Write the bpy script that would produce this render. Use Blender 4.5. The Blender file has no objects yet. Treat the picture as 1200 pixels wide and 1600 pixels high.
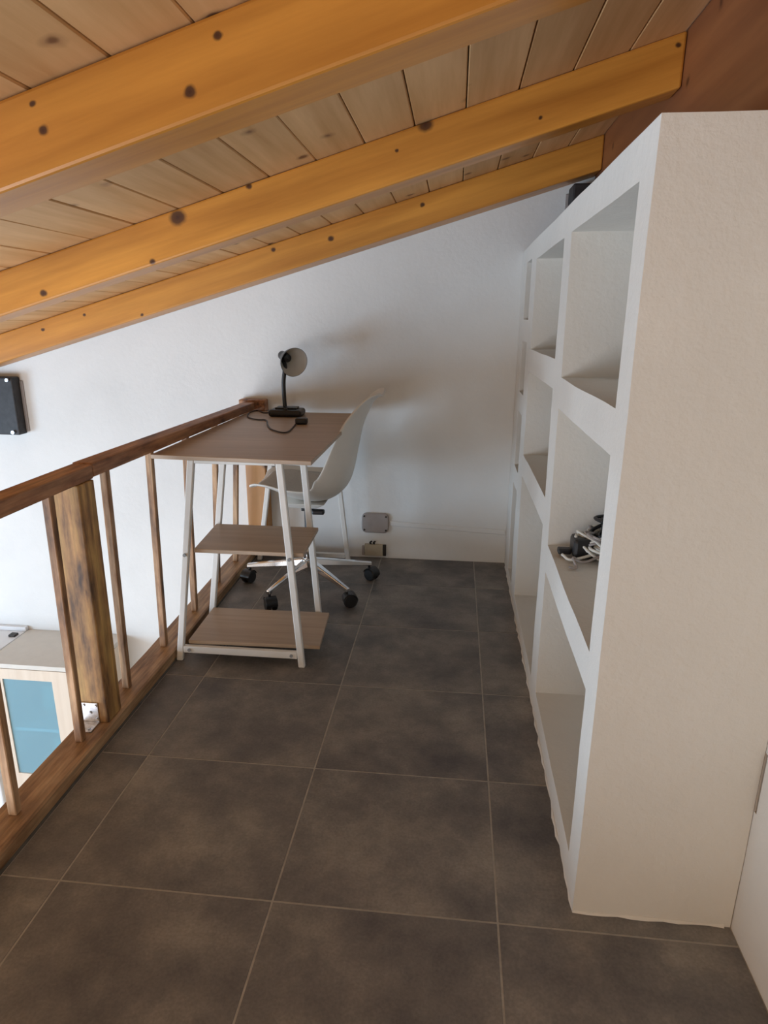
import bpy, bmesh, math, random
from mathutils import Vector, Matrix, noise
random.seed(7)
S = bpy.context.scene
COL = S.collection

# ------------------------------------------------------------------ camera
R_ = (0.9942736, 0.1067020, 0.0058837)
U_ = (-0.0358520, 0.2811975, 0.9589800)
F_ = (-0.1006706, 0.9536994, -0.2834128)
cd = bpy.data.cameras.new('camera')
cam = bpy.data.objects.new('camera', cd); COL.objects.link(cam)
cam.matrix_world = Matrix(((R_[0], U_[0], -F_[0], 0.0), (R_[1], U_[1], -F_[1], 0.0),
                           (R_[2], U_[2], -F_[2], 1.18), (0, 0, 0, 1)))
cd.sensor_fit = 'AUTO'; cd.sensor_width = 36.0
cd.lens = 1024.59 / 1600 * 36.0
cd.clip_start = 0.02
S.camera = cam

# ------------------------------------------------------------------ light
S.view_settings.view_transform = 'Standard'
S.view_settings.look = 'None'
S.view_settings.exposure = 0.34
S.view_settings.gamma = 1.0
S.view_settings.use_curve_mapping = False
W = bpy.data.worlds.new('sky'); S.world = W; W.use_nodes = True
wn = W.node_tree.nodes; wl = W.node_tree.links
bg = wn['Background']; bg.inputs['Color'].default_value = (0.72, 0.84, 1.0, 1); bg.inputs['Strength'].default_value = 1.0

def area(name, loc, target, sx, sy, power, color):
    d = bpy.data.lights.new(name, 'AREA'); d.shape = 'RECTANGLE'; d.size = sx; d.size_y = sy
    d.energy = power; d.color = color
    o = bpy.data.objects.new(name, d); COL.objects.link(o); o.location = loc
    o.rotation_euler = (Vector(target) - Vector(loc)).to_track_quat('-Z', 'Y').to_euler()
    return o
# daylight through the window in the left wall of the room below
area('window_light', (-4.16, 0.65, -0.18), (0.0, 0.65, -0.18), 1.9, 1.16, 90, (0.54, 0.77, 1.0))
# daylight through the glazed door at the back of the room below
area('rear_window_light', (-2.7, -2.26, -0.95), (-2.7, 1.0, -0.95), 1.7, 1.9, 74, (0.92, 0.94, 1.0))
# added warm fill in an invented gable opening, brightens rafters and bookcase end
area('gable_fill_light', (-0.25, -2.26, 0.85), (-0.25, 1.0, 0.75), 1.2, 0.9, 10.5, (1.0, 0.74, 0.44))

# ------------------------------------------------------------------ helpers
def P(o, **k):
    for a, b in k.items(): o[a] = b
    return o
def link(name, me, mat, parent=None):
    o = bpy.data.objects.new(name, me); COL.objects.link(o)
    if mat is not None and not me.materials: me.materials.append(mat)
    if parent is not None: o.parent = parent
    return o
def fin(name, bm, mat, parent=None, smooth=False, angle=None):
    bmesh.ops.recalc_face_normals(bm, faces=bm.faces)
    me = bpy.data.meshes.new(name); bm.to_mesh(me); bm.free()
    if smooth:
        for p in me.polygons: p.use_smooth = True
        if angle is not None: me.set_sharp_from_angle(angle=math.radians(angle))
    return link(name, me, mat, parent)
def empty(name, loc, label, cat, group=None):
    o = bpy.data.objects.new(name, None); COL.objects.link(o); o.location = loc
    o.empty_display_size = 0.05
    o['label'] = label; o['category'] = cat
    if group: o['group'] = group
    return o
def thing(o, label, cat, group=None):
    o['label'] = label; o['category'] = cat
    if group: o['group'] = group
    return o
def struct(o): o['kind'] = 'structure'; return o
def bx(bm, a, b, bevel=0.0, seg=2):
    return hexa(bm, [(a[0], a[1], a[2]), (b[0], a[1], a[2]), (b[0], b[1], a[2]), (a[0], b[1], a[2]),
                     (a[0], a[1], b[2]), (b[0], a[1], b[2]), (b[0], b[1], b[2]), (a[0], b[1], b[2])], bevel, seg)
def hexa(bm, pts, bevel=0.0, seg=2):
    v = [bm.verts.new(p) for p in pts]
    fs = [bm.faces.new([v[i] for i in q]) for q in ((3, 2, 1, 0), (4, 5, 6, 7), (0, 1, 5, 4), (1, 2, 6, 5), (2, 3, 7, 6), (3, 0, 4, 7))]
    if bevel > 0:
        es = list({e for f in fs for e in f.edges})
        bmesh.ops.bevel(bm, geom=es, offset=bevel, segments=seg, profile=0.5, affect='EDGES')
def frame_from(d):
    d = d.normalized(); up = Vector((0, 0, 1)) if abs(d.z) < 0.95 else Vector((1, 0, 0))
    s = d.cross(up).normalized(); return s, s.cross(d).normalized()
def bar(bm, a, b, w, h=None, bevel=0.0):
    """square bar from a to b"""
    h = h or w; a = Vector(a); b = Vector(b); s, u = frame_from(b - a)
    q = [(-1, -1), (1, -1), (1, 1), (-1, 1)]
    hexa(bm, [a + s * x * w / 2 + u * y * h / 2 for x, y in q] + [b + s * x * w / 2 + u * y * h / 2 for x, y in q], bevel, 1)
def post(bm, a, b, wx, wy, bevel=0.0):
    """bar with horizontal ends, section aligned to x and y"""
    q = [(-1, -1), (1, -1), (1, 1), (-1, 1)]
    hexa(bm, [(a[0] + x * wx / 2, a[1] + y * wy / 2, a[2]) for x, y in q] + [(b[0] + x * wx / 2, b[1] + y * wy / 2, b[2]) for x, y in q], bevel, 1)
def catmull(pts, n=8):
    pts = [Vector(p) for p in pts]; out = []
    e = [pts[0] * 2 - pts[1]] + pts + [pts[-1] * 2 - pts[-2]]
    for i in range(1, len(e) - 2):
        for k in range(n):
            t = k / n; p0, p1, p2, p3 = e[i - 1], e[i], e[i + 1], e[i + 2]
            out.append(0.5 * (2 * p1 + (p2 - p0) * t + (2 * p0 - 5 * p1 + 4 * p2 - p3) * t * t + (3 * p1 - p0 - 3 * p2 + p3) * t ** 3))
    out.append(pts[-1]); return out
def tube(bm, pts, r, seg=8, cap=True):
    pts = [Vector(p) for p in pts]; rings = []; s = None
    for i, p in enumerate(pts):
        d = (pts[min(i + 1, len(pts) - 1)] - pts[max(i - 1, 0)]).normalized()
        if s is None: s, u = frame_from(d)
        else:
            s = (s - d * s.dot(d)).normalized(); u = s.cross(d)
        rr = r[i] if isinstance(r, (list, tuple)) else r
        rings.append([bm.verts.new(p + (s * math.cos(2 * math.pi * k / seg) + u * math.sin(2 * math.pi * k / seg)) * rr) for k in range(seg)])
    for a, b in zip(rings, rings[1:]):
        for k in range(seg): bm.faces.new((a[k], a[(k + 1) % seg], b[(k + 1) % seg], b[k]))
    if cap: bm.faces.new(rings[0][::-1]); bm.faces.new(rings[-1])
def lathe(bm, prof, origin, axis, seg=32, close=False):
    """prof: (distance along axis, radius)"""
    o = Vector(origin); a = Vector(axis).normalized(); s, u = frame_from(a); rings = []
    for d, r in prof:
        rings.append([bm.verts.new(o + a * d + (s * math.cos(2 * math.pi * k / seg) + u * math.sin(2 * math.pi * k / seg)) * max(r, 1e-4)) for k in range(seg)])
    for A, B in zip(rings, rings[1:]):
        for k in range(seg): bm.faces.new((A[k], A[(k + 1) % seg], B[(k + 1) % seg], B[k]))
    if close: bm.faces.new(rings[0][::-1]); bm.faces.new(rings[-1])
def cyl(bm, a, b, r, seg=16): tube(bm, [a, b], r, seg)

# ------------------------------------------------------------------ materials
def mat(name):
    m = bpy.data.materials.new(name); m.use_nodes = True
    nt = m.node_tree; b = nt.nodes['Principled BSDF']
    return m, nt, nt.nodes, nt.links, b
def coords(N, L, scale=(1, 1, 1), rnd=True):
    tc = N.new('ShaderNodeTexCoord'); out = tc.outputs['Object']
    if rnd:
        oi = N.new('ShaderNodeObjectInfo'); mu = N.new('ShaderNodeMath'); mu.operation = 'MULTIPLY'; mu.inputs[1].default_value = 37.0
        L.new(oi.outputs['Random'], mu.inputs[0])
        ad = N.new('ShaderNodeVectorMath'); ad.operation = 'ADD'
        L.new(out, ad.inputs[0]); L.new(mu.outputs[0], ad.inputs[1]); out = ad.outputs[0]
    mp = N.new('ShaderNodeMapping'); mp.inputs['Scale'].default_value = scale
    L.new(out, mp.inputs['Vector']); return mp.outputs[0], out
def ramp(N, L, src, stops):
    r = N.new('ShaderNodeValToRGB'); e = r.color_ramp.elements
    while len(e) < len(stops): e.new(0.5)
    for x, (p, c) in zip(e, stops): x.position = p; x.color = (c[0], c[1], c[2], 1)
    L.new(src, r.inputs[0]); return r.outputs[0]
def ntex(N, L, v, scale, detail=4, rough=0.55):
    n = N.new('ShaderNodeTexNoise'); n.inputs['Scale'].default_value = scale
    n.inputs['Detail'].default_value = detail; n.inputs['Roughness'].default_value = rough
    L.new(v, n.inputs['Vector']); return n.outputs[0]
def mix(N, L, f, a, b, mode='MIX'):
    m = N.new('ShaderNodeMix'); m.data_type = 'RGBA'; m.blend_type = mode
    for s, v in ((m.inputs[0], f), (m.inputs[6], a), (m.inputs[7], b)):
        if hasattr(v, 'links'): L.new(v, s)
        elif isinstance(v, (int, float)): s.default_value = v
        else: s.default_value = (v[0], v[1], v[2], 1)
    return m.outputs[2]
def bump(N, L, b, h, strength, dist=0.01):
    n = N.new('ShaderNodeBump'); n.inputs['Strength'].default_value = strength; n.inputs['Distance'].default_value = dist
    L.new(h, n.inputs['Height']); L.new(n.outputs[0], b.inputs['Normal'])
def simple(name, c, rough=0.5, metal=0.0, var=0.0, scale=20):
    m, nt, N, L, b = mat(name)
    b.inputs['Roughness'].default_value = rough; b.inputs['Metallic'].default_value = metal
    v, _ = coords(N, L)
    f = ntex(N, L, v, scale, 3)
    d = tuple(max(0, x * (1 - var)) for x in c); e = tuple(min(1, x * (1 + var * 0.5)) for x in c)
    L.new(ramp(N, L, f, [(0.3, d), (0.7, e)]), b.inputs['Base Color'])
    return m
def wood(name, c_dark, c_light, axis=0, grain=1.0, knots=True, rough=0.45, knot_scale=7.0, vary=0.12, spots=()):
    m, nt, N, L, b = mat(name)
    sc = [26.0 * grain] * 3; sc[axis] = 1.6 * grain
    v, raw = coords(N, L, tuple(sc))
    f = ntex(N, L, v, 1.0, 6, 0.6)
    sc2 = [5.0] * 3; sc2[axis] = 0.8
    v2, _ = coords(N, L, tuple(sc2)); f2 = ntex(N, L, v2, 1.0, 3)
    c = ramp(N, L, f, [(0.3, c_dark), (0.68, c_light)])
    tone = ramp(N, L, f2, [(0.3, (1 - vary * 1.6,) * 3), (0.7, (1 + vary * 0.3,) * 3)])
    c = mix(N, L, 1.0, c, tone, 'MULTIPLY')
    oi = N.new('ShaderNodeObjectInfo')
    ob = ramp(N, L, oi.outputs['Random'], [(0.0, (1 - vary,) * 3), (1.0, (1.0,) * 3)])
    c = mix(N, L, 1.0, c, ob, 'MULTIPLY')
    if knots:
        vo = N.new('ShaderNodeTexVoronoi'); vo.inputs['Scale'].default_value = knot_scale
        ad = N.new('ShaderNodeVectorMath'); ad.operation = 'ADD'
        L.new(raw, ad.inputs[0])
        wv = N.new('ShaderNodeTexNoise'); wv.inputs['Scale'].default_value = 18; L.new(raw, wv.inputs['Vector'])
        sm = N.new('ShaderNodeVectorMath'); sm.operation = 'SCALE'; sm.inputs['Scale'].default_value = 0.02
        L.new(wv.outputs['Color'], sm.inputs[0]); L.new(sm.outputs[0], ad.inputs[1])
        L.new(ad.outputs[0], vo.inputs['Vector'])
        k = ramp(N, L, vo.outputs['Distance'], [(0.0, (1, 1, 1)), (0.075, (0.9,) * 3), (0.10, (0.35,) * 3), (0.16, (0, 0, 0))])
        kd = (c_dark[0] * 0.22, c_dark[1] * 0.17, c_dark[2] * 0.2)
        c = mix(N, L, k, c, kd)
    if spots:
        tc = N.new('ShaderNodeTexCoord'); wv = N.new('ShaderNodeTexNoise'); wv.inputs['Scale'].default_value = 45; L.new(tc.outputs['Object'], wv.inputs['Vector'])
        ws = N.new('ShaderNodeVectorMath'); ws.operation = 'MULTIPLY_ADD'; L.new(wv.outputs['Color'], ws.inputs[0]); ws.inputs[1].default_value = (0.008, 0, 0.008); L.new(tc.outputs['Object'], ws.inputs[2])
        for x, z, rr in spots:
            sub = N.new('ShaderNodeVectorMath'); sub.operation = 'SUBTRACT'; L.new(ws.outputs[0], sub.inputs[0]); sub.inputs[1].default_value = (x + 0.004, 0, z + 0.004)
            scl = N.new('ShaderNodeVectorMath'); scl.operation = 'MULTIPLY'; L.new(sub.outputs[0], scl.inputs[0]); scl.inputs[1].default_value = (0.8 / rr, 0.2, 1.0 / rr)
            ln = N.new('ShaderNodeVectorMath'); ln.operation = 'LENGTH'; L.new(scl.outputs[0], ln.inputs[0])
            k = ramp(N, L, ln.outputs['Value'], [(0.0, (1, 1, 1)), (0.55, (0.9,) * 3), (0.80, (0.35,) * 3), (1.0, (0, 0, 0))])
            c = mix(N, L, k, c, (0.055, 0.018, 0.010))
    L.new(c, b.inputs['Base Color']); b.inputs['Roughness'].default_value = rough
    bump(N, L, b, f, 0.15, 0.003)
    return m
def plaster(name, c, stain=0.05, bumpiness=0.35, rough=0.85):
    m, nt, N, L, b = mat(name); v, _ = coords(N, L, rnd=False)
    f = ntex(N, L, v, 2.3, 5); g = ntex(N, L, v, 38, 6, 0.65)
    d = tuple(x * (1 - stain * 1.6) for x in c)
    L.new(ramp(N, L, f, [(0.3, d), (0.62, c)]), b.inputs['Base Color'])
    b.inputs['Roughness'].default_value = rough; b.inputs['Specular IOR Level'].default_value = 0.25
    bump(N, L, b, g, bumpiness, 0.004); return m

M_WALL = plaster('white_plaster', (0.80, 0.80, 0.79), 0.05)
M_SHELF = plaster('cream_white_plaster', (0.78, 0.745, 0.69), 0.05, 0.5)
M_RIGHT = plaster('cream_wall_plaster', (0.70, 0.62, 0.53), 0.05)
KNOTS = {3: [(1.3353, 0.0688, 0.014), (1.078, 0.0996, 0.0114), (0.3989, 0.0101, 0.0092), (0.1312, 0.0867, 0.0078), (-0.0933, 0.0823, 0.0096), (1.7472, 0.0838, 0.0107)],
         2: [(1.0598, 0.1004, 0.0254), (0.9389, 0.0092, 0.01), (1.2926, 0.1168, 0.0094), (0.5674, 0.0237, 0.0126), (1.8166, 0.116, 0.0209), (2.1153, 0.0395, 0.0059), (2.4805, 0.0975, 0.0079), (1.7243, 0.0791, 0.0053)],
         1: [(1.5305, 0.0939, 0.0075), (1.4631, 0.0375, 0.0105), (1.2129, 0.0618, 0.009), (1.2121, 0.1008, 0.006)], 0: []}
M_RAFTERS = {k: wood('honey_varnished_beam', (0.52, 0.20, 0.029), (0.78, 0.345, 0.058), 0, 0.8, False, 0.36, 8.0, 0.16, v) for k, v in KNOTS.items()}
M_RIDGE = wood('shaded_varnished_beam', (0.22, 0.073, 0.028), (0.34, 0.125, 0.045), 1, 0.7, True, 0.45)  # rafter wood made darker and redder, painting in shade and warm bounce
M_PLANK = wood('pale_pine_board', (0.66, 0.37, 0.155), (0.86, 0.54, 0.27), 1, 0.9, True, 0.55, 6.0, 0.10)
M_OAK = wood('oak_laminate', (0.42, 0.30, 0.205), (0.54, 0.40, 0.285), 0, 1.3, False, 0.42, vary=0.06)
M_ORANGEPOST = wood('orange_varnished_post', (0.42, 0.18, 0.04), (0.55, 0.26, 0.07), 2, 0.9, True, 0.4)

def worn_wood(name, axis, light, mid, dark, bias):
    m, nt, N, L, b = mat(name)
    sc = [18.0] * 3; sc[axis] = 4.6
    v, raw = coords(N, L, tuple(sc)); f = ntex(N, L, v, 1.0, 6, 0.6)
    sg = [90.0] * 3; sg[axis] = 4.0
    vg, _ = coords(N, L, tuple(sg)); g = ntex(N, L, vg, 1.0, 4)
    c = ramp(N, L, f, [(bias - 0.17, dark), (bias - 0.02, mid), (bias + 0.14, light)])
    c = mix(N, L, 1.0, c, ramp(N, L, g, [(0.32, (0.58,) * 3), (0.66, (1.12,) * 3)]), 'MULTIPLY')
    L.new(c, b.inputs['Base Color']); b.inputs['Roughness'].default_value = 0.55
    bump(N, L, b, g, 0.25, 0.002); return m
M_RAIL = worn_wood('worn_brown_handrail', 1, (0.50, 0.26, 0.13), (0.34, 0.15, 0.07), (0.08, 0.032, 0.018), 0.45)
M_POST = worn_wood('worn_stained_post', 2, (0.64, 0.39, 0.13), (0.40, 0.21, 0.075), (0.07, 0.035, 0.02), 0.48)
M_BAL = worn_wood('worn_stained_baluster', 2, (0.58, 0.37, 0.21), (0.36, 0.19, 0.09), (0.08, 0.04, 0.025), 0.49)
M_SILL = worn_wood('worn_brown_edge_board', 1, (0.52, 0.33, 0.18), (0.38, 0.215, 0.105), (0.15, 0.075, 0.035), 0.46)

def tile_mat():
    m, nt, N, L, b = mat('mottled_taupe_porcelain')
    v, raw = coords(N, L)
    f = ntex(N, L, v, 6.0, 6, 0.62); g = ntex(N, L, v, 160, 3); h = ntex(N, L, v, 2.4, 3)
    c = ramp(N, L, f, [(0.32, (0.128, 0.124, 0.128)), (0.5, (0.205, 0.194, 0.188)), (0.68, (0.308, 0.284, 0.260))])
    c = mix(N, L, 1.0, c, ramp(N, L, h, [(0.35, (0.80, 0.79, 0.80)), (0.65, (1.08, 1.06, 1.02))]), 'MULTIPLY')
    c = mix(N, L, 1.0, c, ramp(N, L, g, [(0.3, (0.86,) * 3), (0.7, (1.1,) * 3)]), 'MULTIPLY')
    L.new(c, b.inputs['Base Color']); b.inputs['Roughness'].default_value = 0.5
    b.inputs['Specular IOR Level'].default_value = 0.35
    bump(N, L, b, g, 0.08, 0.002); return m
M_TILE = tile_mat()
M_GROUT = simple('pale_grout', (0.44, 0.41, 0.37), 0.9, var=0.2, scale=40)
M_MORTAR = simple('grey_mortar', (0.10, 0.095, 0.085), 0.9, var=0.3, scale=30)
M_WMETAL = simple('white_painted_steel', (0.78, 0.765, 0.735), 0.4, var=0.04)
M_SHELL = simple('white_moulded_plastic', (0.78, 0.75, 0.70), 0.38, var=0.02)
M_PAD = simple('beige_seat_pad', (0.60, 0.55, 0.50), 0.7, var=0.08, scale=120)
M_BLACK = simple('black_plastic', (0.012, 0.012, 0.014), 0.4, var=0.2)
M_LAMPIN = simple('white_enamel', (0.62, 0.61, 0.58), 0.45, var=0.03)
M_CHROME = simple('chrome', (0.82, 0.82, 0.83), 0.12, 1.0, var=0.02)
M_GALV = simple('galvanised_steel', (0.72, 0.75, 0.80), 0.30, 1.0, var=0.35, scale=90)
M_DARKMETAL = simple('dark_painted_steel', (0.030, 0.028, 0.030), 0.55, 0.2, var=0.4, scale=35)
M_GREYPL = simple('grey_beige_plastic_cover', (0.36, 0.32, 0.305), 0.6, var=0.06)
M_YELLOWPL = simple('cream_plastic_box', (0.50, 0.44, 0.33), 0.6, var=0.08)
M_SCREW = simple('dark_screw', (0.04, 0.035, 0.03), 0.5, 0.4)
M_WIRE_W = simple('white_cable', (0.70, 0.67, 0.60), 0.5, var=0.05)
M_BROWN = simple('dark_brown_cable', (0.03, 0.018, 0.014), 0.5)
M_BIRCH = wood('pale_birch_veneer', (0.70, 0.57, 0.45), (0.78, 0.66, 0.54), 2, 1.0, False, 0.5, vary=0.04)
M_CABTOP = simple('off_white_cabinet_top', (0.66, 0.62, 0.56), 0.5, var=0.04)
M_FRIDGE = simple('white_enamel_appliance', (0.80, 0.81, 0.83), 0.3, var=0.02)
M_GREYH = simple('grey_handle', (0.28, 0.29, 0.30), 0.4)
M_LFLOOR = wood('lower_room_floor', (0.58, 0.50, 0.42), (0.68, 0.60, 0.51), 1, 0.6, False)
M_DISH = simple('pale_green_glassware', (0.45, 0.68, 0.56), 0.3, var=0.2)
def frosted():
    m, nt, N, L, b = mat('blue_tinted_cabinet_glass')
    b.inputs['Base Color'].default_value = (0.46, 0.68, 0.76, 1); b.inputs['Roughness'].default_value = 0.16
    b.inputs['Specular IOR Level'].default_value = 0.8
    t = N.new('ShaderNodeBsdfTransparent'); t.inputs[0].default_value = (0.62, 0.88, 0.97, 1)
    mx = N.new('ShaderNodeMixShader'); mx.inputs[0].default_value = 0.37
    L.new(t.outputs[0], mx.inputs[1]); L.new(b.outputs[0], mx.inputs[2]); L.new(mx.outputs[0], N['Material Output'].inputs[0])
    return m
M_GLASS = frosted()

# ------------------------------------------------------------------ the setting
XR, YF, YB, XL, ZL = 0.595, 3.15, -2.3, -4.2, -2.2
def zb(x): return 1.597 + 0.292 * x            # underside of the rafters
def zp(x): return 1.727 + 0.292 * x            # underside of the boards
def sill_in(y): return -0.962 if y < 2.0 else -0.962 - (y - 2.0) * 0.024
def sill_out(y): return sill_in(y) - 0.100

def subd_noise(bm, step, amp, freq, seed=0.0, axes=(1, 1, 1)):
    for ax in range(3):
        for _ in range(1):
            cs = [v.co[ax] for v in bm.verts]; lo, hi = min(cs), max(cs); n = int((hi - lo) / step)
            for k in range(1, n + 1):
                p = [0, 0, 0]; p[ax] = lo + (hi - lo) * k / (n + 1); nn = [0, 0, 0]; nn[ax] = 1
                bmesh.ops.bisect_plane(bm, geom=bm.verts[:] + bm.edges[:] + bm.faces[:], plane_co=p, plane_no=nn)
    for v in bm.verts:
        q = v.co * freq + Vector((seed, seed, seed)); d = noise.noise_vector(q) * amp
        v.co += Vector((d.x * axes[0], d.y * axes[1], d.z * axes[2]))

# far wall: a slab up to the boards, following the slope
bm = bmesh.new()
x0, x1 = XL - 0.12, XR + 0.25
hexa(bm, [(x0, YF, ZL), (x1, YF, ZL), (x1, YF + 0.15, ZL), (x0, YF + 0.15, ZL),
          (x0, YF, zp(x0) + 0.02), (x1, YF, zp(x1) + 0.02), (x1, YF + 0.15, zp(x1) + 0.02), (x0, YF + 0.15, zp(x0) + 0.02)])
struct(fin('wall_far', bm, M_WALL))
# right wall beside the bookcase, with the open crack in its corner
bm = bmesh.new()
yc, z0, z1 = 1.096, 0.285, 0.415
zt = 1.466
bx(bm, (XR, YB, 0.0), (XR + 0.15, yc, zt)); bx(bm, (XR, yc, 0.0), (XR + 0.15, 1.105, z0)); bx(bm, (XR, yc, z1), (XR + 0.15, 1.105, zt))
bx(bm, (XR + 0.09, yc, z0), (XR + 0.15, 1.105, z1)); bx(bm, (XR, 1.105, 0.0), (XR + 0.15, YF, zt)); bx(bm, (XR, YB, ZL), (XR + 0.15, YF, 0.0))
struct(fin('wall_right', bm, M_RIGHT))
bm = bmesh.new()
bx(bm, (x0, YB - 0.15, ZL), (-3.55, YB, zp(-3.55))); bx(bm, (-1.85, YB - 0.15, ZL), (-0.85, YB, zp(-0.85))); bx(bm, (0.35, YB - 0.15, ZL), (x1, YB, 1.9)); bx(bm, (-0.85, YB - 0.15, ZL), (0.35, YB, 0.4)); bx(bm, (-0.85, YB - 0.15, 1.3), (0.35, YB, zp(-0.3))); bx(bm, (-3.55, YB - 0.15, 0.0), (-1.85, YB, zp(-2.6)))
struct(fin('wall_back', bm, M_WALL))
bm = bmesh.new()
for a, b in (((XL - 0.12, YB, ZL), (XL, YF, -0.76)), ((XL - 0.12, YB, 0.4), (XL, YF, 0.52)), ((XL - 0.12, YB, -0.76), (XL, -0.3, 0.4)), ((XL - 0.12, 1.6, -0.76), (XL, YF, 0.4))): bx(bm, a, b)
struct(fin('wall_left', bm, M_WALL))
def wframe(name, lo, hi, ax, w=0.06):
    bm = bmesh.new(); lo = Vector(lo); hi = Vector(hi)
    o = 1 - ax
    for k, (c0, c1) in enumerate(((lo[o], lo[o] + w), (hi[o] - w, hi[o]), ((lo[o] + hi[o] - w) / 2, (lo[o] + hi[o] + w) / 2))):
        a = lo.copy(); b = hi.copy(); a[o] = c0; b[o] = c1; bx(bm, a, b)
    for c0, c1 in ((lo.z, lo.z + w), (hi.z - w, hi.z)):
        a = lo.copy(); b = hi.copy(); a.z = c0; b.z = c1; a[o] += w; b[o] -= w; bx(bm, a, b)
    return struct(fin(name, bm, M_WMETAL))
wframe('window_1', (XL - 0.10, -0.3, -0.76), (XL - 0.05, 1.6, 0.4), 0)
wframe('added_gable_window', (-0.85, YB - 0.12, 0.4), (0.35, YB - 0.06, 1.3), 1)  # added frame for the gable fill's opening, out of view
wframe('door_1', (-3.55, YB - 0.12, ZL + 0.002), (-1.85, YB - 0.06, 0.0), 1)
bm = bmesh.new(); bx(bm, (XL - 0.12, YB - 0.15, ZL - 0.1), (XR + 0.15, YF + 0.15, ZL)); struct(fin('floor', bm, M_LFLOOR))

# mezzanine floor: slab with grout bed, tiles as parts
bm = bmesh.new()
ys = [YB, 2.0, YF]
for a, b in zip(ys, ys[1:]):
    hexa(bm, [(sill_in(a), a, -0.22), (XR, a, -0.22), (XR, b, -0.22), (sill_in(b + 1e-6), b, -0.22),
              (sill_in(a), a, -0.0012), (XR, a, -0.0012), (XR, b, -0.0012), (sill_in(b + 1e-6), b, -0.0012)])
floor = struct(fin('floor', bm, M_GROUT))
xs = [None, -0.818, -0.344, 0.126, XR]
yrows = [-2.3, -1.50, -1.06, -0.63, -0.21, 0.215, 0.637, 1.063, 1.492, 1.918, 2.368, 2.80, YF]
g = 0.0022
for j, (ya, yb) in enumerate(zip(yrows, yrows[1:])):
    for i in range(4):
        ya2, yb2 = ya + g, yb - g
        def xe(k, y): return sill_in(y) + 0.0065 if xs[k] is None else xs[k]
        xa = lambda y: xe(i, y) + g
        xb = lambda y: xe(i + 1, y) - g
        bm = bmesh.new()
        cx = (xa((ya + yb) / 2) + xb(ya)) / 2; cy = (ya + yb) / 2; zz = random.uniform(-0.0003, 0.0)
        def q(x, y, z): return (x - cx, y - cy, z)
        hexa(bm, [q(xa(ya2), ya2, -0.0011), q(xb(ya2), ya2, -0.0011), q(xb(yb2), yb2, -0.0011), q(xa(yb2), yb2, -0.0011),
                  q(xa(ya2), ya2, zz), q(xb(ya2), ya2, zz), q(xb(yb2), yb2, zz), q(xa(yb2), yb2, zz)], 0.0006, 1)
        t = fin('tile', bm, M_TILE, floor); t.location = (cx, cy, 0)

# ceiling: sloping deck, boards as parts
bm = bmesh.new()
xa, xb = XL - 0.12, XR + 0.25
hexa(bm, [(xa, YB - 0.15, zp(xa) + 0.021), (xb, YB - 0.15, zp(xb) + 0.021), (xb, YF + 0.15, zp(xb) + 0.021), (xa, YF + 0.15, zp(xa) + 0.021),
          (xa, YB - 0.15, zp(xa) + 0.09), (xb, YB - 0.15, zp(xb) + 0.09), (xb, YF + 0.15, zp(xb) + 0.09), (xa, YF + 0.15, zp(xa) + 0.09)])
ceiling = struct(fin('ceiling', bm, M_PLANK))
pitch = 0.1386; k0 = -30
for k in range(k0, 4):
    a = 0.0035 + k * pitch; b = a + pitch
    if b > 0.556: b = 0.556
    if a < XL: a = XL
    gg = 0.0016
    bm = bmesh.new(); c = (a + b) / 2; zc = zp(c); jz = random.uniform(-0.0015, 0.0005)
    def q(x, y, dz): return (x - c, y, zp(x) - zc + dz + jz)
    lo, hi = YB, YF - 0.002
    hexa(bm, [q(a + gg, lo, 0), q(b - gg, lo, 0), q(b - gg, hi, 0), q(a + gg, hi, 0),
              q(a + gg, lo, 0.019), q(b - gg, lo, 0.019), q(b - gg, hi, 0.019), q(a + gg, hi, 0.019)], 0.0022, 1)
    o = fin('plank', bm, M_PLANK, ceiling); o.location = (c, 0, zc)

# ------------------------------------------------------------------ roof timbers
XRIDGE = 0.558
sl = math.atan(0.292)
def rafter(yf, width, label, kind=0):
    dx = 0.0
    xa, xb = XL + 0.01, XRIDGE - 0.001 + dx
    cx = (xa + xb) / 2; cz = zb(cx)
    bm = bmesh.new()
    H = 0.1285
    pts = []
    for z in (0, H):
        for x, y in ((xa, 0), (xb, 0), (xb, width), (xa, width)):
            # local frame: x along the slope
            wx, wz = x - cx, zb(x) - cz + z
            pts.append((wx * math.cos(sl) + wz * math.sin(sl), y, -wx * math.sin(sl) + wz * math.cos(sl)))
    hexa(bm, pts, 0.006, 2)
    o = fin('rafter', bm, M_RAFTERS[kind]); o.location = (cx, yf, cz); o.rotation_euler = (0, -sl, 0)
    return thing(o, label, 'beam')
rafter(3.0, 0.147, 'honey varnished rafter running along the top of the white far wall', 3)
rafter(2.017, 0.095, 'middle honey varnished rafter with one big round dark knot', 2)
rafter(1.115, 0.111, 'nearest and largest looking honey varnished rafter at the top left of the photo', 1)
rafter(0.12, 0.105, 'honey varnished rafter above the photographer')
rafter(-0.95, 0.105, 'honey varnished rafter behind the photographer, close to the rear wall')
bm = bmesh.new(); bx(bm, (XRIDGE, YB, 1.4665), (XRIDGE + 0.16, YF - 0.002, zp(XRIDGE) + 0.005), 0.006)
thing(fin('ridge_beam', bm, M_RIDGE), 'deep varnished ridge beam, coloured reddish brown for shade, that the rafters butt into above the bookcase', 'beam')

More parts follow.
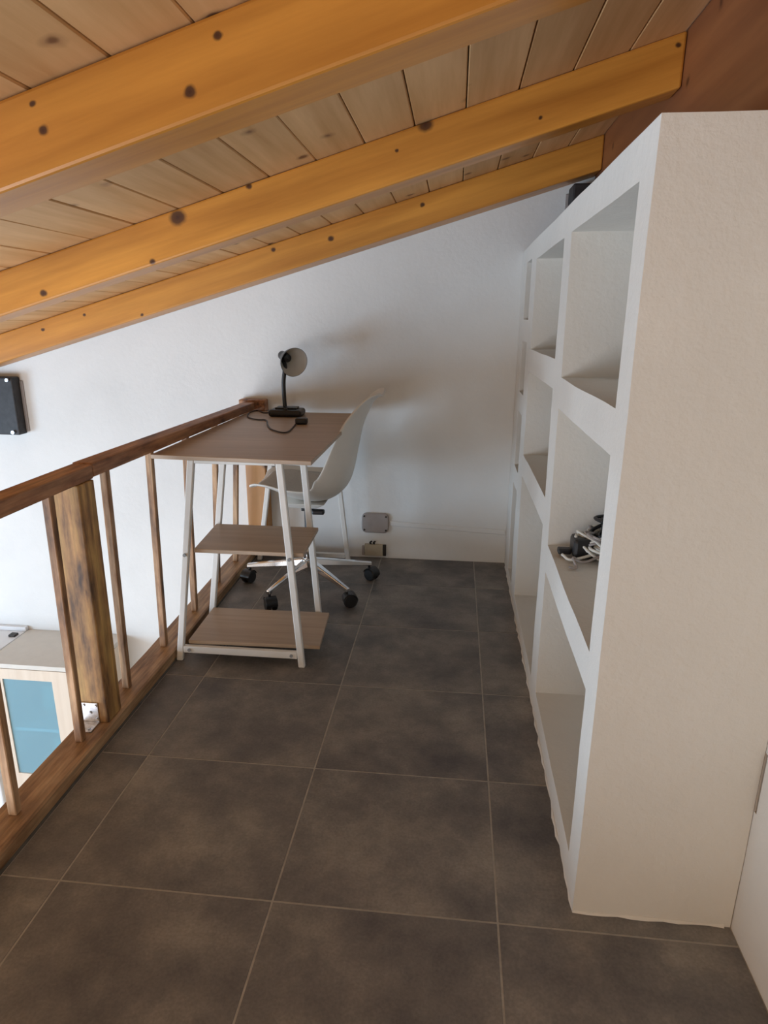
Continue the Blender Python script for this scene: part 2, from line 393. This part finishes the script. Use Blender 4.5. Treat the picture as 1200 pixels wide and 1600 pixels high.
# dark steel boxes where timbers meet the far wall
def steel_box(lo, hi, label, screws):
    lo = Vector(lo); hi = Vector(hi); base = Vector(((lo.x + hi.x) / 2, hi.y, lo.z))
    t = empty('steel_wall_bracket', base, label, 'bracket')
    bm = bmesh.new(); bx(bm, lo - base, hi - base, 0.006); fin('body', bm, M_DARKMETAL, t)
    bm = bmesh.new(); bx(bm, Vector((lo.x - 0.012, hi.y - 0.006, lo.z + 0.01)) - base, Vector((hi.x + 0.016, hi.y, hi.z - 0.02)) - base, 0.003); fin('back_plate', bm, M_GREYPL, t)
    for x, z in screws:
        bm = bmesh.new(); p = Vector((x, lo.y, z)) - base; tube(bm, [p, p + Vector((0, -0.012, 0))], 0.009, 8); P(fin('bolt', bm, M_GALV, t), label='bright steel bolt head')
steel_box((-2.50, 3.085, 0.600), (-2.185, YF - 0.001, 0.888), 'dark steel bracket box on the white far wall at the left edge of the photo', [(-2.205, 0.875), (-2.215, 0.615)])
steel_box((0.455, 3.02, 1.5), (0.535, YF - 0.001, 1.715), 'dark steel box under the far rafter, half hidden by the bookcase top', [])

# ------------------------------------------------------------------ built in bookcase
def bookcase():
    X0, X1, Y0, Y1, ZT = 0.281, XR - 0.001, 1.105, YF - 0.001, 1.466
    t = empty('bookcase', ((X0 + X1) / 2, (Y0 + Y1) / 2, 0), 'cream plastered built in bookcase with deep open niches along the right side', 'bookcase')
    base = t.location.copy()
    def part(name, a, b, label=None):
        bm = bmesh.new(); bx(bm, a, b)
        subd_noise(bm, 0.09, 0.0024, 5.0, 3.3, (1, 1, 1))
        for v in bm.verts:
            v.co.z = max(v.co.z, 0.0004); v.co.x = min(v.co.x, X1); v.co.y = min(v.co.y, Y1)
            v.co -= base
        o = fin(name, bm, M_SHELF, t)
        if label: o['label'] = label
        return o
    XB = X1 - 0.05
    part('end_panel', (X0, Y0, 0), (X1, 1.190, ZT))
    part('divider', (X0, 1.826, 0), (XB, 1.952, ZT)); part('divider', (X0, 2.608, 0), (XB, 2.775, ZT))
    part('end_panel', (X0, 2.955, 0), (X1, Y1, ZT), 'far end panel against the white far wall')
    part('back_panel', (XB, 1.190, 0), (X1, 2.955, ZT))
    rb = random.Random(5)
    line = [(X0 + 0.002, Y1 - 0.005 - 0.03 * k, 0.0) for k in range(68) if Y1 - 0.005 - 0.03 * k > Y0] + [(X0 + 0.002, Y0 + 0.002, 0.0)] + [(X0 + 0.03 * k, Y0 + 0.002, 0.0) for k in range(1, 11)]
    bm = bmesh.new(); tube(bm, [Vector((x + rb.uniform(-.0015, .0015), y + rb.uniform(-.0015, .0015), 0.001)) for x, y, z in line], [rb.choice((.003, .004, .005, .0075)) for _ in line], 6)
    for v in bm.verts: v.co.z = max(v.co.z, 0.0003); v.co -= base
    P(fin('plaster_bead', bm, M_SHELF, t), label='ragged plaster bead along the tiles')
    cols = [(1.190, 1.826, [(0, 0.075), (0.472, 0.556), (0.947, 1.030), (1.392, ZT)]),
            (1.952, 2.608, [(0, 0.060), (0.578, 0.664), (0.988, 1.071), (1.392, ZT)]),
            (2.775, 2.955, [(0, 0.044), (0.470, 0.550), (0.795, 0.877), (1.090, 1.177), (1.405, ZT)])]
    for ya, yb, zs in cols:
        for n, (za, zb_) in enumerate(zs):
            part('plinth' if n == 0 else ('top_panel' if n == len(zs) - 1 else 'shelf'), (X0, ya, za), (XB, yb, zb_))
bookcase()

# ------------------------------------------------------------------ railing
RZ0, RZ1 = 0.757, 0.797
def railing():
    t = empty('railing', (-1.01, 2.0, 0), 'brown stained wooden railing with thin balusters along the open mezzanine edge', 'railing')
    b0 = t.location.copy()
    def p(name, bm, m, par=None, **k):
        for v in bm.verts: v.co -= b0
        o = fin(name, bm, m, par or t)
        for a, c in k.items(): o[a] = c
        return o
    bm = bmesh.new(); bx(bm, (-1.035, YB + 0.01, RZ0 - 0.003), (-0.975, 1.655, RZ1 - 0.003), 0.004); p('handrail', bm, M_RAIL)
    bm = bmesh.new()
    hexa(bm, [(-1.035, 1.6565, RZ0), (-0.975, 1.6565, RZ0), (-0.955, 3.088, RZ0 - 0.004), (-1.01, 3.088, RZ0 - 0.004),
              (-1.035, 1.6565, RZ1), (-0.975, 1.6565, RZ1), (-0.955, 3.088, RZ1 - 0.008), (-1.01, 3.088, RZ1 - 0.008)], 0.004)
    p('handrail', bm, M_RAIL)
    bm = bmesh.new(); bx(bm, (-1.035, 3.09, 0.745), (-0.905, YF - 0.001, 0.800), 0.005); p('wall_block', bm, M_RAIL, label='dark wooden block fixing the handrail to the wall')
    zs = 0.038
    bm = bmesh.new(); bx(bm, (-1.060, 1.572, zs), (-0.972, 1.650, RZ0 - 0.0035), 0.004)
    np_ = p('newel_post', bm, M_POST)
    bm = bmesh.new(); bx(bm, (-1.050, 1.5675, zs + 0.0005), (-0.998, 1.5715, zs + 0.066), 0.001); bx(bm, (-1.050, 1.520, zs + 0.0005), (-0.998, 1.5670, zs + 0.0045), 0.001)
    for x, z in ((-1.004, .058), (-1.040, .058), (-1.022, .034), (-1.004, .014)):
        tube(bm, [(x, 1.568, zs + z), (x, 1.563, zs + z)], 0.0045, 8)
    for x, y in ((-1.035, 1.54), (-1.010, 1.532)): tube(bm, [(x, y, zs + .004), (x, y, zs + .008)], 0.005, 8)
    br = p('angle_bracket', bm, M_GALV, np_, label='shiny galvanised angle bracket')
    bm = bmesh.new(); bx(bm, (-1.012, 3.066, zs + 0.0005), (-0.910, 3.146, 0.744), 0.004); p('newel_post', bm, M_ORANGEPOST, label='orange varnished post at the wall')
    for y in (0.06, 0.345, 0.63, 0.915, 1.203, 1.487, 1.766, 2.046, 2.345, 2.645, 2.915):
        bm = bmesh.new(); dx = -0.024 * max(0, y - 2.0)
        post(bm, (-1.012 + dx + random.uniform(-.003, .003), y, zs), (-1.006 + max(0, y - 1.66) * 0.012, y + random.uniform(-.004, .004), RZ0 - (0.0035 if y < 1.65 else 0.004)), 0.022, 0.022, 0.002)
        p('baluster', bm, M_BAL)
    bm = bmesh.new(); ys = [YB + 0.01, 0.0, 1.0, 2.0, 2.6, YF - 0.001]
    A = []
    for y in ys: A.append([bm.verts.new(c) for c in ((sill_out(y), y, -0.235), (sill_in(y) - 0.0005, y, -0.235), (sill_in(y) - 0.0005, y, zs - 0.004), (sill_in(y) - 0.006, y, zs), (sill_out(y) + 0.005, y, zs), (sill_out(y), y, zs - 0.005))])
    for a, b in zip(A, A[1:]):
        for k in range(6): bm.faces.new((a[k], a[(k + 1) % 6], b[(k + 1) % 6], b[k]))
    bm.faces.new(A[0]); bm.faces.new(A[-1][::-1])
    p('edge_board', bm, M_SILL)
    bm = bmesh.new(); ys = [YB + 0.01, 0.5, 1.2, 2.0, 2.6, YF - 0.001]
    for a, b in zip(ys, ys[1:]):
        f = lambda y: sill_in(y) + 0.0005
        hexa(bm, [(f(a), a, -0.001), (f(a) + 0.006, a, -0.001), (f(b) + 0.006, b, -0.001), (f(b), b, -0.001),
                  (f(a), a, 0.003), (f(a) + 0.006, a, 0.0003), (f(b) + 0.006, b, 0.0003), (f(b), b, 0.003)])
    p('mortar_joint', bm, M_MORTAR)
railing()

# ------------------------------------------------------------------ desk
def desk():
    t = empty('desk', (-0.70, 2.55, 0), 'trestle desk with oak top, white steel legs and two oak shelves at the near end', 'desk')
    b0 = t.location.copy()
    def p(name, bm, m, par=None, **k):
        for v in bm.verts: v.co -= b0
        o = fin(name, bm, m, par or t)
        for a, c in k.items(): o[a] = c
        return o
    bm = bmesh.new(); hexa(bm, [(-0.978, 2.008, 0.736), (-0.438, 1.975, 0.736), (-0.438, 3.060, 0.736), (-0.968, 3.060, 0.736),
                               (-0.978, 2.008, 0.750), (-0.438, 1.975, 0.750), (-0.438, 3.060, 0.750), (-0.968, 3.060, 0.750)], 0.0015, 1)
    p('desk_top', bm, M_OAK)
    S_ = 0.021
    legs = [((-0.945, 2.020, 0), (-0.846, 2.020, 0.735)), ((-0.500, 2.020, 0), (-0.553, 2.020, 0.735)),
            ((-0.945, 2.336, 0), (-0.846, 2.336, 0.735)), ((-0.500, 2.336, 0), (-0.553, 2.336, 0.735)),
            ((-0.955, 3.045, 0), (-0.84, 3.045, 0.735)), ((-0.499, 3.045, 0), (-0.575, 3.045, 0.735))]
    for a, b in legs:
        bm = bmesh.new(); post(bm, a, b, S_ + 0.002, S_ - 0.002, 0.003); p('leg', bm, M_WMETAL)
    def xl(leg, z): a, b = leg; f = (z - a[2]) / (b[2] - a[2]); return a[0] + (b[0] - a[0]) * f
    # horizontal bars
    for i, j, z, y, h in ((0, 1, 0.046, 2.020, 0.026), (4, 5, 0.040, 3.045, 0.022), (0, 1, 0.729, 2.020, 0.012), (2, 3, 0.724, 2.336, 0.020), (4, 5, 0.724, 3.045, 0.020)):
        bm = bmesh.new(); zc = z
        bx(bm, (xl(legs[i], z) + 0.012, y - 0.009, zc - h / 2), (xl(legs[j], z) - 0.012, y + 0.009, zc + h / 2), 0.002, 1)
        cb = p('crossbar', bm, M_WMETAL)
        if z == 0.046:
            for x in (-0.905, -0.535):
                bm = bmesh.new(); tube(bm, [(x, y - 0.009, z), (x, y - 0.013, z)], 0.006, 8); p('screw', bm, M_GREYH, cb)
    # mid shelf between the four tower legs, sticks out on the right over the legs
    bm = bmesh.new(); hexa(bm, [(-0.868, 2.034, 0.406), (-0.486, 2.034, 0.406), (-0.494, 2.320, 0.406), (-0.892, 2.320, 0.406),
                               (-0.868, 2.034, 0.420), (-0.486, 2.034, 0.420), (-0.494, 2.320, 0.420), (-0.892, 2.320, 0.420)], 0.0015, 1)
    p('shelf', bm, M_OAK)
    bm = bmesh.new(); hexa(bm, [(-0.915, 2.033, 0.058), (-0.440, 2.045, 0.058), (-0.458, 2.318, 0.058), (-0.925, 2.312, 0.058),
                               (-0.915, 2.033, 0.072), (-0.440, 2.045, 0.072), (-0.458, 2.318, 0.072), (-0.925, 2.312, 0.072)], 0.0015, 1)
    p('shelf', bm, M_OAK)
    for x, z in ((xl(legs[0], 0.405) - 0.001, 0.405), (xl(legs[1], 0.405), 0.405)):
        bm = bmesh.new(); tube(bm, [(x, 2.009, z), (x, 2.005, z)], 0.006, 8); p('screw', bm, M_GREYH)
desk()

# ------------------------------------------------------------------ swivel chair
def chair():
    cx, cy = -0.63, 2.735
    t = empty('swivel_chair', (cx, cy, 0), 'white plastic shell swivel chair on a chrome five star base with black castors', 'chair')
    prof = [(-0.838, .480), (-0.808, .490), (-0.75, .476), (-0.68, .442), (-0.58, .425), (-0.505, .440), (-0.450, .490), (-0.424, .56), (-0.404, .66), (-0.382, .755), (-0.345, .835), (-0.318, .868), (-0.292, .878)]
    wid = [.135, .175, .205, .225, .232, .232, .228, .222, .212, .195, .165, .135, .095]
    cup = [.020, .028, .045, .070, .085, .105, .115, .100, .078, .055, .030, .018, .012]
    P3 = catmull([(x, 0, z) for x, z in prof], 5); W3 = catmull([(w, c, 0) for w, c in zip(wid, cup)], 5)
    NT = 18; bm = bmesh.new(); G = []
    for i, (q, w) in enumerate(zip(P3, W3)):
        d = (P3[min(i + 1, len(P3) - 1)] - P3[max(i - 1, 0)]).normalized()
        n = Vector((-d.z, 0, d.x))           # inward: up on the seat, forward on the back
        row = []
        for k in range(NT + 1):
            tt = -1 + 2 * k / NT; a = math.sin(tt * math.pi / 2) * 0.5 + tt * 0.5
            pt = q + n * (w.y * abs(a) ** 2.3) + Vector((0, w.x * a, 0))
            row.append(bm.verts.new((pt.x - cx, pt.y, pt.z)))
        G.append(row)
    for A, B in zip(G, G[1:]):
        for k in range(NT): bm.faces.new((A[k], A[k + 1], B[k + 1], B[k]))
    o = fin('seat_shell', bm, M_SHELL, t, True)
    md = o.modifiers.new('thick', 'SOLIDIFY'); md.thickness = 0.009; md.offset = 0
    md = o.modifiers.new('smooth', 'SUBSURF'); md.levels = 1; md.render_levels = 1
    # pad following the seat
    bm = bmesh.new(); G = []
    idx = range(4, 30)
    for i in idx:
        q, w = P3[i], W3[i]; d = (P3[i + 1] - P3[i - 1]).normalized(); n = Vector((-d.z, 0, d.x)); row = []
        e = min(1.0, 0.62 + 0.38 * math.sin(math.pi * (i - 4) / 25) ** 0.5)
        for k in range(13):
            a = (-1 + 2 * k / 12) * 0.86 * e
            pt = q + n * (w.y * abs(a) ** 2.3 + 0.008 + 0.016 * (1 - (abs(-1 + 2 * k / 12)) ** 3) * math.sin(math.pi * (i - 4) / 25) ** 0.4) + Vector((0, w.x * a, 0))
            row.append(bm.verts.new((pt.x - cx, pt.y, pt.z)))
        G.append(row)
    for A, B in zip(G, G[1:]):
        for k in range(12): bm.faces.new((A[k], A[k + 1], B[k + 1], B[k]))
    o = fin('seat_pad', bm, M_PAD, t, True); md = o.modifiers.new('thick', 'SOLIDIFY'); md.thickness = 0.006; md.offset = -1
    # mount under the seat
    bm = bmesh.new(); hexa(bm, [(-0.055, -0.075, 0.392), (0.055, -0.075, 0.392), (0.055, 0.075, 0.392), (-0.055, 0.075, 0.392),
                               (-0.10, -0.11, 0.420), (0.10, -0.11, 0.420), (0.10, 0.11, 0.420), (-0.10, 0.11, 0.420)], 0.006); fin('seat_mount', bm, M_SHELL, t)
    bm = bmesh.new(); tube(bm, [(0.0, -0.03, 0.378), (0.035, -0.035, 0.376), (0.062, -0.04, 0.370)], 0.006, 8); bx(bm, (0.03, -0.055, 0.358), (0.085, -0.025, 0.380), 0.007)
    bx(bm, (-0.022, -0.03, 0.366), (0.022, 0.03, 0.3918), 0.004); fin('height_lever', bm, M_BLACK, t)
    bm = bmesh.new(); lathe(bm, [(0, 0.001), (0, .014), (.15, .014), (.15, .001)], (0, 0, 0.23), (0, 0, 1), 20); fin('gas_column', bm, M_BLACK, t, True, 40)
    bm = bmesh.new(); lathe(bm, [(0, 0.001), (0, .026), (.006, .028), (.10, .025), (.15, .021), (.16, .019), (.16, 0.001)], (0, 0, 0.082), (0, 0, 1), 24); fin('column_sleeve', bm, M_CHROME, t, True, 40)
    bm = bmesh.new(); lathe(bm, [(0, 0.001), (0, .036), (.012, .040), (.048, .036), (.052, .03), (.052, 0.001)], (0, 0, 0.088), (0, 0, 1), 24); fin('base_hub', bm, M_CHROME, t, True, 40)
    for ang, ca in ((175, 250), (247, 300), (316, 20), (24, 330), (101, 270)):
        a = math.radians(ang); dr = Vector((math.cos(a), math.sin(a), 0)); sd = Vector((-dr.y, dr.x, 0))
        R1 = 0.285
        bm = bmesh.new()
        def sec(r, w, zt, zb_): return [dr * r + sd * -w + Vector((0, 0, zb_)), dr * r + sd * w + Vector((0, 0, zb_)), dr * r + sd * w * .7 + Vector((0, 0, zt)), dr * r - sd * w * .7 + Vector((0, 0, zt))]
        A = sec(0.032, 0.020, 0.136, 0.104); B = sec(R1 + 0.012, 0.011, 0.088, 0.070)
        hexa(bm, [A[0], A[1], B[1], B[0], A[3], A[2], B[2], B[3]], 0.004, 2)
        lg = fin('base_leg', bm, M_CHROME, t)
        # castor, swivelled by ca
        c = math.radians(ca); f = Vector((math.cos(c), math.sin(c), 0)); s = Vector((-f.y, f.x, 0))
        top = dr * R1
        wc = top + f * 0.014 + Vector((0, 0, 0.0305))
        bm = bmesh.new()
        tube(bm, [top + Vector((0, 0, 0.0695)), top + Vector((0, 0, 0.05))], 0.006, 10)
        for sg in (-1, 1):
            lathe(bm, [(0.004, 0.001), (0.004, .026), (0.007, .030), (0.019, .030), (0.024, .025), (0.024, 0.001)], wc, s * sg, 22)
        # hood over the wheels
        hood = []
        for k in range(13):
            th = math.radians(-5 + 170 * k / 12); rr = 0.0325
            e = wc + f * (math.cos(th) * rr) + Vector((0, 0, math.sin(th) * rr)); hood.append(e)
        for p0, p1 in zip(hood, hood[1:]):
            vs = [bm.verts.new(p0 + s * 0.0235), bm.verts.new(p0 - s * 0.0235), bm.verts.new(p1 - s * 0.0235), bm.verts.new(p1 + s * 0.0235)]; bm.faces.new(vs)
        fin('castor', bm, M_BLACK, lg)
chair()

# ------------------------------------------------------------------ desk lamp
def lamp():
    bz = 0.7505
    c0 = Vector((-0.757, 2.935, bz))
    t = empty('desk_lamp', c0, 'small black gooseneck desk lamp with round shade standing on the far end of the desk', 'lamp')
    bm = bmesh.new(); bx(bm, (-0.075, -0.055, 0), (0.075, 0.055, 0.032), 0.012, 3); bx(bm, (-0.05, -0.03, 0.0322), (0.05, 0.035, 0.040), 0.004); fin('lamp_base', bm, M_BLACK, t)
    bm = bmesh.new(); bx(bm, (-0.006, -0.044, 0.0322), (0.012, -0.033, 0.0365), 0.001); fin('switch', bm, M_SCREW, t)
    arm = catmull([(-0.012, 0.01, 0.039), (-0.014, 0.01, 0.09), (-0.014, 0.01, 0.15), (-0.008, 0.01, 0.195), (-0.006, 0.012, 0.222), (-0.018, 0.022, 0.245)], 6)
    bm = bmesh.new(); tube(bm, arm, 0.0095, 12); fin('gooseneck', bm, M_BLACK, t, True, 60)
    ax = Vector((.62, -.74, -.20)).normalized()
    op = Vector((0.048, -0.03, 0.240))                       # centre of the opening
    bk = op - ax * 0.104
    bm = bmesh.new(); lathe(bm, [(0.0, 0.001), (0.0, .017), (0.006, .020), (.038, .021), (.040, .001)], bk - ax * 0.028, ax, 24); fin('lamp_socket', bm, M_BLACK, t, True, 40)
    bm = bmesh.new(); lathe(bm, [(0.0, .021), (.022, .026), (.05, .043), (.085, .059), (.104, .0645)], bk, ax, 40)
    sh = fin('lamp_shade', bm, M_BLACK, t, True)
    bm = bmesh.new(); lathe(bm, [(0.002, .001), (0.003, .0195), (.022, .0245), (.05, .0415), (.085, .0575), (.1035, .0632)], bk, ax, 40)
    P(fin('shade_lining', bm, M_LAMPIN, sh, True), label='white inside of the shade')
    bm = bmesh.new(); lathe(bm, [(0.004, .001), (0.004, .017), (.038, .017), (.042, .001)], bk, ax, 20); fin('bulb_holder', bm, M_BLACK, sh, True, 40)
    # flex and plug lying on the desk (points in world coordinates)
    w = [(-0.828, 2.97), (-0.850, 2.997), (-0.884, 2.991), (-0.935, 3.06), (-0.948, 2.982), (-0.911, 2.841), (-0.849, 2.773), (-0.806, 2.761), (-0.766, 2.641), (-0.720, 2.532), (-0.660, 2.464), (-0.640, 2.482), (-0.646, 2.591), (-0.657, 2.680)]
    pts = [Vector((x, y, bz + 0.0035)) - c0 for x, y in w]; pts[0].z += 0.004
    bm = bmesh.new(); tube(bm, catmull(pts, 6), 0.0030, 8); fin('flex', bm, M_BROWN, t, True)
    a = pts[-1]; bm = bmesh.new(); bx(bm, (a.x - 0.004, a.y + 0.002, 0.0), (a.x + 0.046, a.y + 0.040, 0.026), 0.007); o = fin('plug', bm, M_BLACK, t)
lamp()

# ------------------------------------------------------------------ things on the far wall
def junction_box():
    c = Vector((-0.376, YF - 0.001, 0.187))
    t = empty('junction_box', c, 'grey rounded junction box cover with four screws low on the far wall', 'junction box')
    def rounded(w, h, r, y0, y1):
        bm = bmesh.new(); ring = []
        for sx, sz, a0 in ((1, 1, 0), (-1, 1, 90), (-1, -1, 180), (1, -1, 270)):
            for k in range(7):
                a = math.radians(a0 + 15 * k); ring.append((sx * (w / 2 - r) + r * math.cos(a), sz * (h / 2 - r) + r * math.sin(a)))
        A = [bm.verts.new((x, y0, z)) for x, z in ring]; B = [bm.verts.new((x, y1, z)) for x, z in ring]; Cc = [bm.verts.new((x * .93, y1 - 0.004, z * .91)) for x, z in ring]
        n = len(ring)
        for p, q in ((A, B), (B, Cc)):
            for k in range(n): bm.faces.new((p[k], p[(k + 1) % n], q[(k + 1) % n], q[k]))
        bm.faces.new(A); bm.faces.new(Cc); return bm
    fin('cover', rounded(0.138, 0.104, 0.026, 0, -0.010), M_GREYPL, t)
    for sx in (-1, 1):
        for sz in (-1, 1):
            bm = bmesh.new(); tube(bm, [(sx * 0.055, -0.0138, sz * 0.036), (sx * 0.055, -0.0165, sz * 0.036)], 0.005, 8); fin('screw', bm, M_SCREW, t)
    c = Vector((-0.376, YF - 0.001, 0.012))
    t = empty('socket_box', c, 'open cream wall socket box with wire ends just above the tiles', 'socket')
    bm = bmesh.new(); bx(bm, (-0.054, -0.016, 0), (0.040, 0, 0.062), 0.003); fin('box', bm, M_YELLOWPL, t)
    bm = bmesh.new(); bx(bm, (0.0405, -0.012, 0.0), (0.056, 0, 0.060), 0.002); P(fin('side_gap', bm, M_SCREW, t), label='dark open side')
    bm = bmesh.new(); bx(bm, (-0.068, -0.010, 0.0), (-0.0545, 0, 0.05), 0.002); fin('mounting_tab', bm, M_GREYPL, t)
    for x in (-0.022, -0.004):
        bm = bmesh.new(); tube(bm, catmull([(x, -0.008, 0.0615), (x - 0.003, -0.013, 0.072), (x + 0.006, -0.014, 0.079)], 4), 0.0045, 8); fin('wire_end', bm, M_BLACK, t)
junction_box()
bm = bmesh.new()
hexa(bm, [(-0.303, YF - 0.005, 0.176), (0.275, YF - 0.005, 0.150), (0.275, YF - 0.001, 0.146), (-0.303, YF - 0.001, 0.172),
          (-0.303, YF - 0.005, 0.196), (0.275, YF - 0.005, 0.170), (0.275, YF - 0.001, 0.174), (-0.303, YF - 0.001, 0.200)], 0.002, 2)
thing(fin('cable_trunking', bm, M_WALL), 'white painted cable trunking running from the junction box to the bookcase', 'trunking')

# ------------------------------------------------------------------ cables in the niche
def cables():
    zf = 0.5605
    c = Vector((0.362, 1.735, zf))
    t = empty('cable_tangle', c, 'black power adapter in a tangled heap of white and black cables in the bookcase niche', 'cables')
    bm = bmesh.new(); bx(bm, (-0.03, -0.035, 0), (0.03, 0.035, 0.055), 0.010, 2); fin('power_adapter', bm, M_BLACK, t)
    bm = bmesh.new(); bx(bm, (-0.066, -0.012, 0.004), (-0.031, 0.014, 0.020), 0.004); fin('plug', bm, M_BLACK, t)
    rnd = random.Random(11)
    def tangle(cen, rx, ry, rz, n, r, m, label, seedpts=()):
        pts = list(seedpts)
        for k in range(n):
            a = k * 2.2 + rnd.uniform(-.5, .5)
            pts.append((cen[0] + math.cos(a) * rx * rnd.uniform(.5, 1), cen[1] + math.sin(a) * ry * rnd.uniform(.5, 1), zf + 0.008 + rnd.uniform(0, rz)))
        bm = bmesh.new(); tube(bm, catmull(pts, 7), r, 7)
        for v in bm.verts: v.co.z = max(v.co.z, zf); v.co -= c
        P(fin('cable', bm, m, t, True), label=label)
    tangle((0.410, 1.730), .070, .085, .080, 34, 0.0040, M_WIRE_W, 'tangled white cable', [(0.305, 1.715, zf + .008), (0.335, 1.680, zf + .008)])
    tangle((0.430, 1.745), .055, .070, .095, 18, 0.0050, M_BLACK, 'tangled black cable')
    tangle((0.415, 1.725), .070, .085, .070, 18, 0.0034, M_GREYPL, 'thin grey beige cable', [(0.310, 1.63, zf + .004), (0.330, 1.63, zf + .004), (0.325, 1.66, zf + .02), (0.36, 1.66, zf + .01)])
cables()

# ------------------------------------------------------------------ furniture in the room below
def cabinet():
    X0, X1, Y0, Y1, Z0, ZT = -2.352, -1.785, 2.785, YF - 0.001, ZL + 0.001, -0.524
    t = empty('glass_door_cabinet', ((X0 + X1) / 2, (Y0 + Y1) / 2, Z0), 'pale birch cabinet with a blue glass door in the room below the railing', 'cabinet')
    b0 = t.location.copy()
    def p(name, bm, m, par=None, **k):
        for v in bm.verts: v.co -= b0
        o = fin(name, bm, m, par or t)
        for a, c in k.items(): o[a] = c
        return o
    bm = bmesh.new(); bx(bm, (X0, Y0 - 0.018, ZT - 0.025), (X1, Y1, ZT), 0.002); p('cabinet_top', bm, M_CABTOP)
    for a, b in ((X0, X0 + 0.02), (X1 - 0.02, X1)):
        bm = bmesh.new(); bx(bm, (a, Y0, Z0), (b, Y1, ZT - 0.0255)); p('side_panel', bm, M_BIRCH)
    bm = bmesh.new(); bx(bm, (X0 + 0.0205, Y1 - 0.012, Z0), (X1 - 0.0205, Y1, ZT - 0.0255)); p('back_panel', bm, M_CABTOP)
    for z in (-0.92, -1.22, -1.7, Z0 + 0.05):
        bm = bmesh.new(); bx(bm, (X0 + 0.0205, Y0 + 0.004, z - 0.009), (X1 - 0.0205, Y1 - 0.0125, z + 0.009)); p('shelf', bm, M_CABTOP)
    yd0, yd1 = Y0 - 0.019, Y0 - 0.0005
    px0, px1, pz0, pz1 = -2.262, -1.992, -1.182, -0.610
    bm = bmesh.new()
    for a, b in (((X0, yd0, -1.30), (px0, yd1, ZT - 0.027)), ((px1, yd0, -1.30), (X1, yd1, ZT - 0.027)), ((px0, yd0, pz1), (px1, yd1, ZT - 0.027)), ((px0, yd0, -1.30), (px1, yd1, pz0))): bx(bm, a, b)
    d = p('door', bm, M_BIRCH)
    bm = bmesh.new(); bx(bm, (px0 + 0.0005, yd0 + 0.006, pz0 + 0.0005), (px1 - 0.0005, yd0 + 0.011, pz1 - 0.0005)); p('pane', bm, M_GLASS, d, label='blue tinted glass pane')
    bm = bmesh.new(); bx(bm, (X0, yd0, Z0 + 0.05), (X1, yd1, -1.305), 0.002); p('drawer_front', bm, M_BIRCH)
    bm = bmesh.new(); bx(bm, (X0 + 0.03, yd0 - 0.02, -1.02), (X0 + 0.045, yd0 - 0.0005, -0.90), 0.004); p('handle', bm, M_GREYH, d)
    for k, (x, z, r, h) in enumerate(((-2.16, -0.910, .05, .16), (-2.06, -0.910, .035, .12), (-2.13, -1.210, .055, .13))):
        bm = bmesh.new(); lathe(bm, [(0, .001), (0, r * .7), (h * .2, r), (h, r * .85), (h, .001)], (x, 2.98, z), (0, 0, 1), 20)
        o = fin('jar', bm, M_DISH, None, True, 40)
        thing(o, ('wide pale green jar seen dimly behind the blue glass on the upper shelf', 'slim pale green jar seen dimly behind the blue glass on the upper shelf', 'pale green jar seen dimly behind the blue glass on the lower shelf')[k], 'jar')
    # fridge on its left
    a0, a1 = -2.96, -2.358
    t = empty('refrigerator', ((a0 + a1) / 2, 2.95, Z0), 'white refrigerator left of the birch cabinet, only a sliver in view', 'refrigerator'); b0 = t.location.copy()
    bm = bmesh.new(); bx(bm, (a0, 2.80, Z0), (a1, YF - 0.03, ZT), 0.004); p('body', bm, M_FRIDGE, t)
    for z0, z1 in ((Z0 + 0.05, -1.15), (-1.14, ZT - 0.004)):
        bm = bmesh.new(); bx(bm, (a0, 2.735, z0), (a1, 2.797, z1), 0.008); dd = p('door', bm, M_FRIDGE, t)
        zh = -1.215 if z1 < -1 else -1.07
        bm = bmesh.new(); bx(bm, (a1 - 0.035, 2.715, zh - 0.012), (a1 + 0.002, 2.7348, zh + 0.012), 0.003); p('handle', bm, M_GREYH, dd)
    bm = bmesh.new(); bx(bm, (a1 - 0.05, 3.045, ZT + 0.0003), (a1 - 0.012, 3.08, ZT + 0.012), 0.002); p('hinge_cover', bm, M_SCREW, t)
    bm = bmesh.new(); bx(bm, (a1 - 0.07, 2.88, ZT + 0.0003), (a1 - 0.005, 2.90, ZT + 0.012), 0.002); p('hinge_cover', bm, M_GREYH, t)
    bm = bmesh.new(); bx(bm, (a0, YF - 0.028, ZT - 0.02), (a1 + 0.002, YF - 0.002, ZT + 0.022), 0.002); p('rear_strip', bm, M_FRIDGE, t)
cabinet()
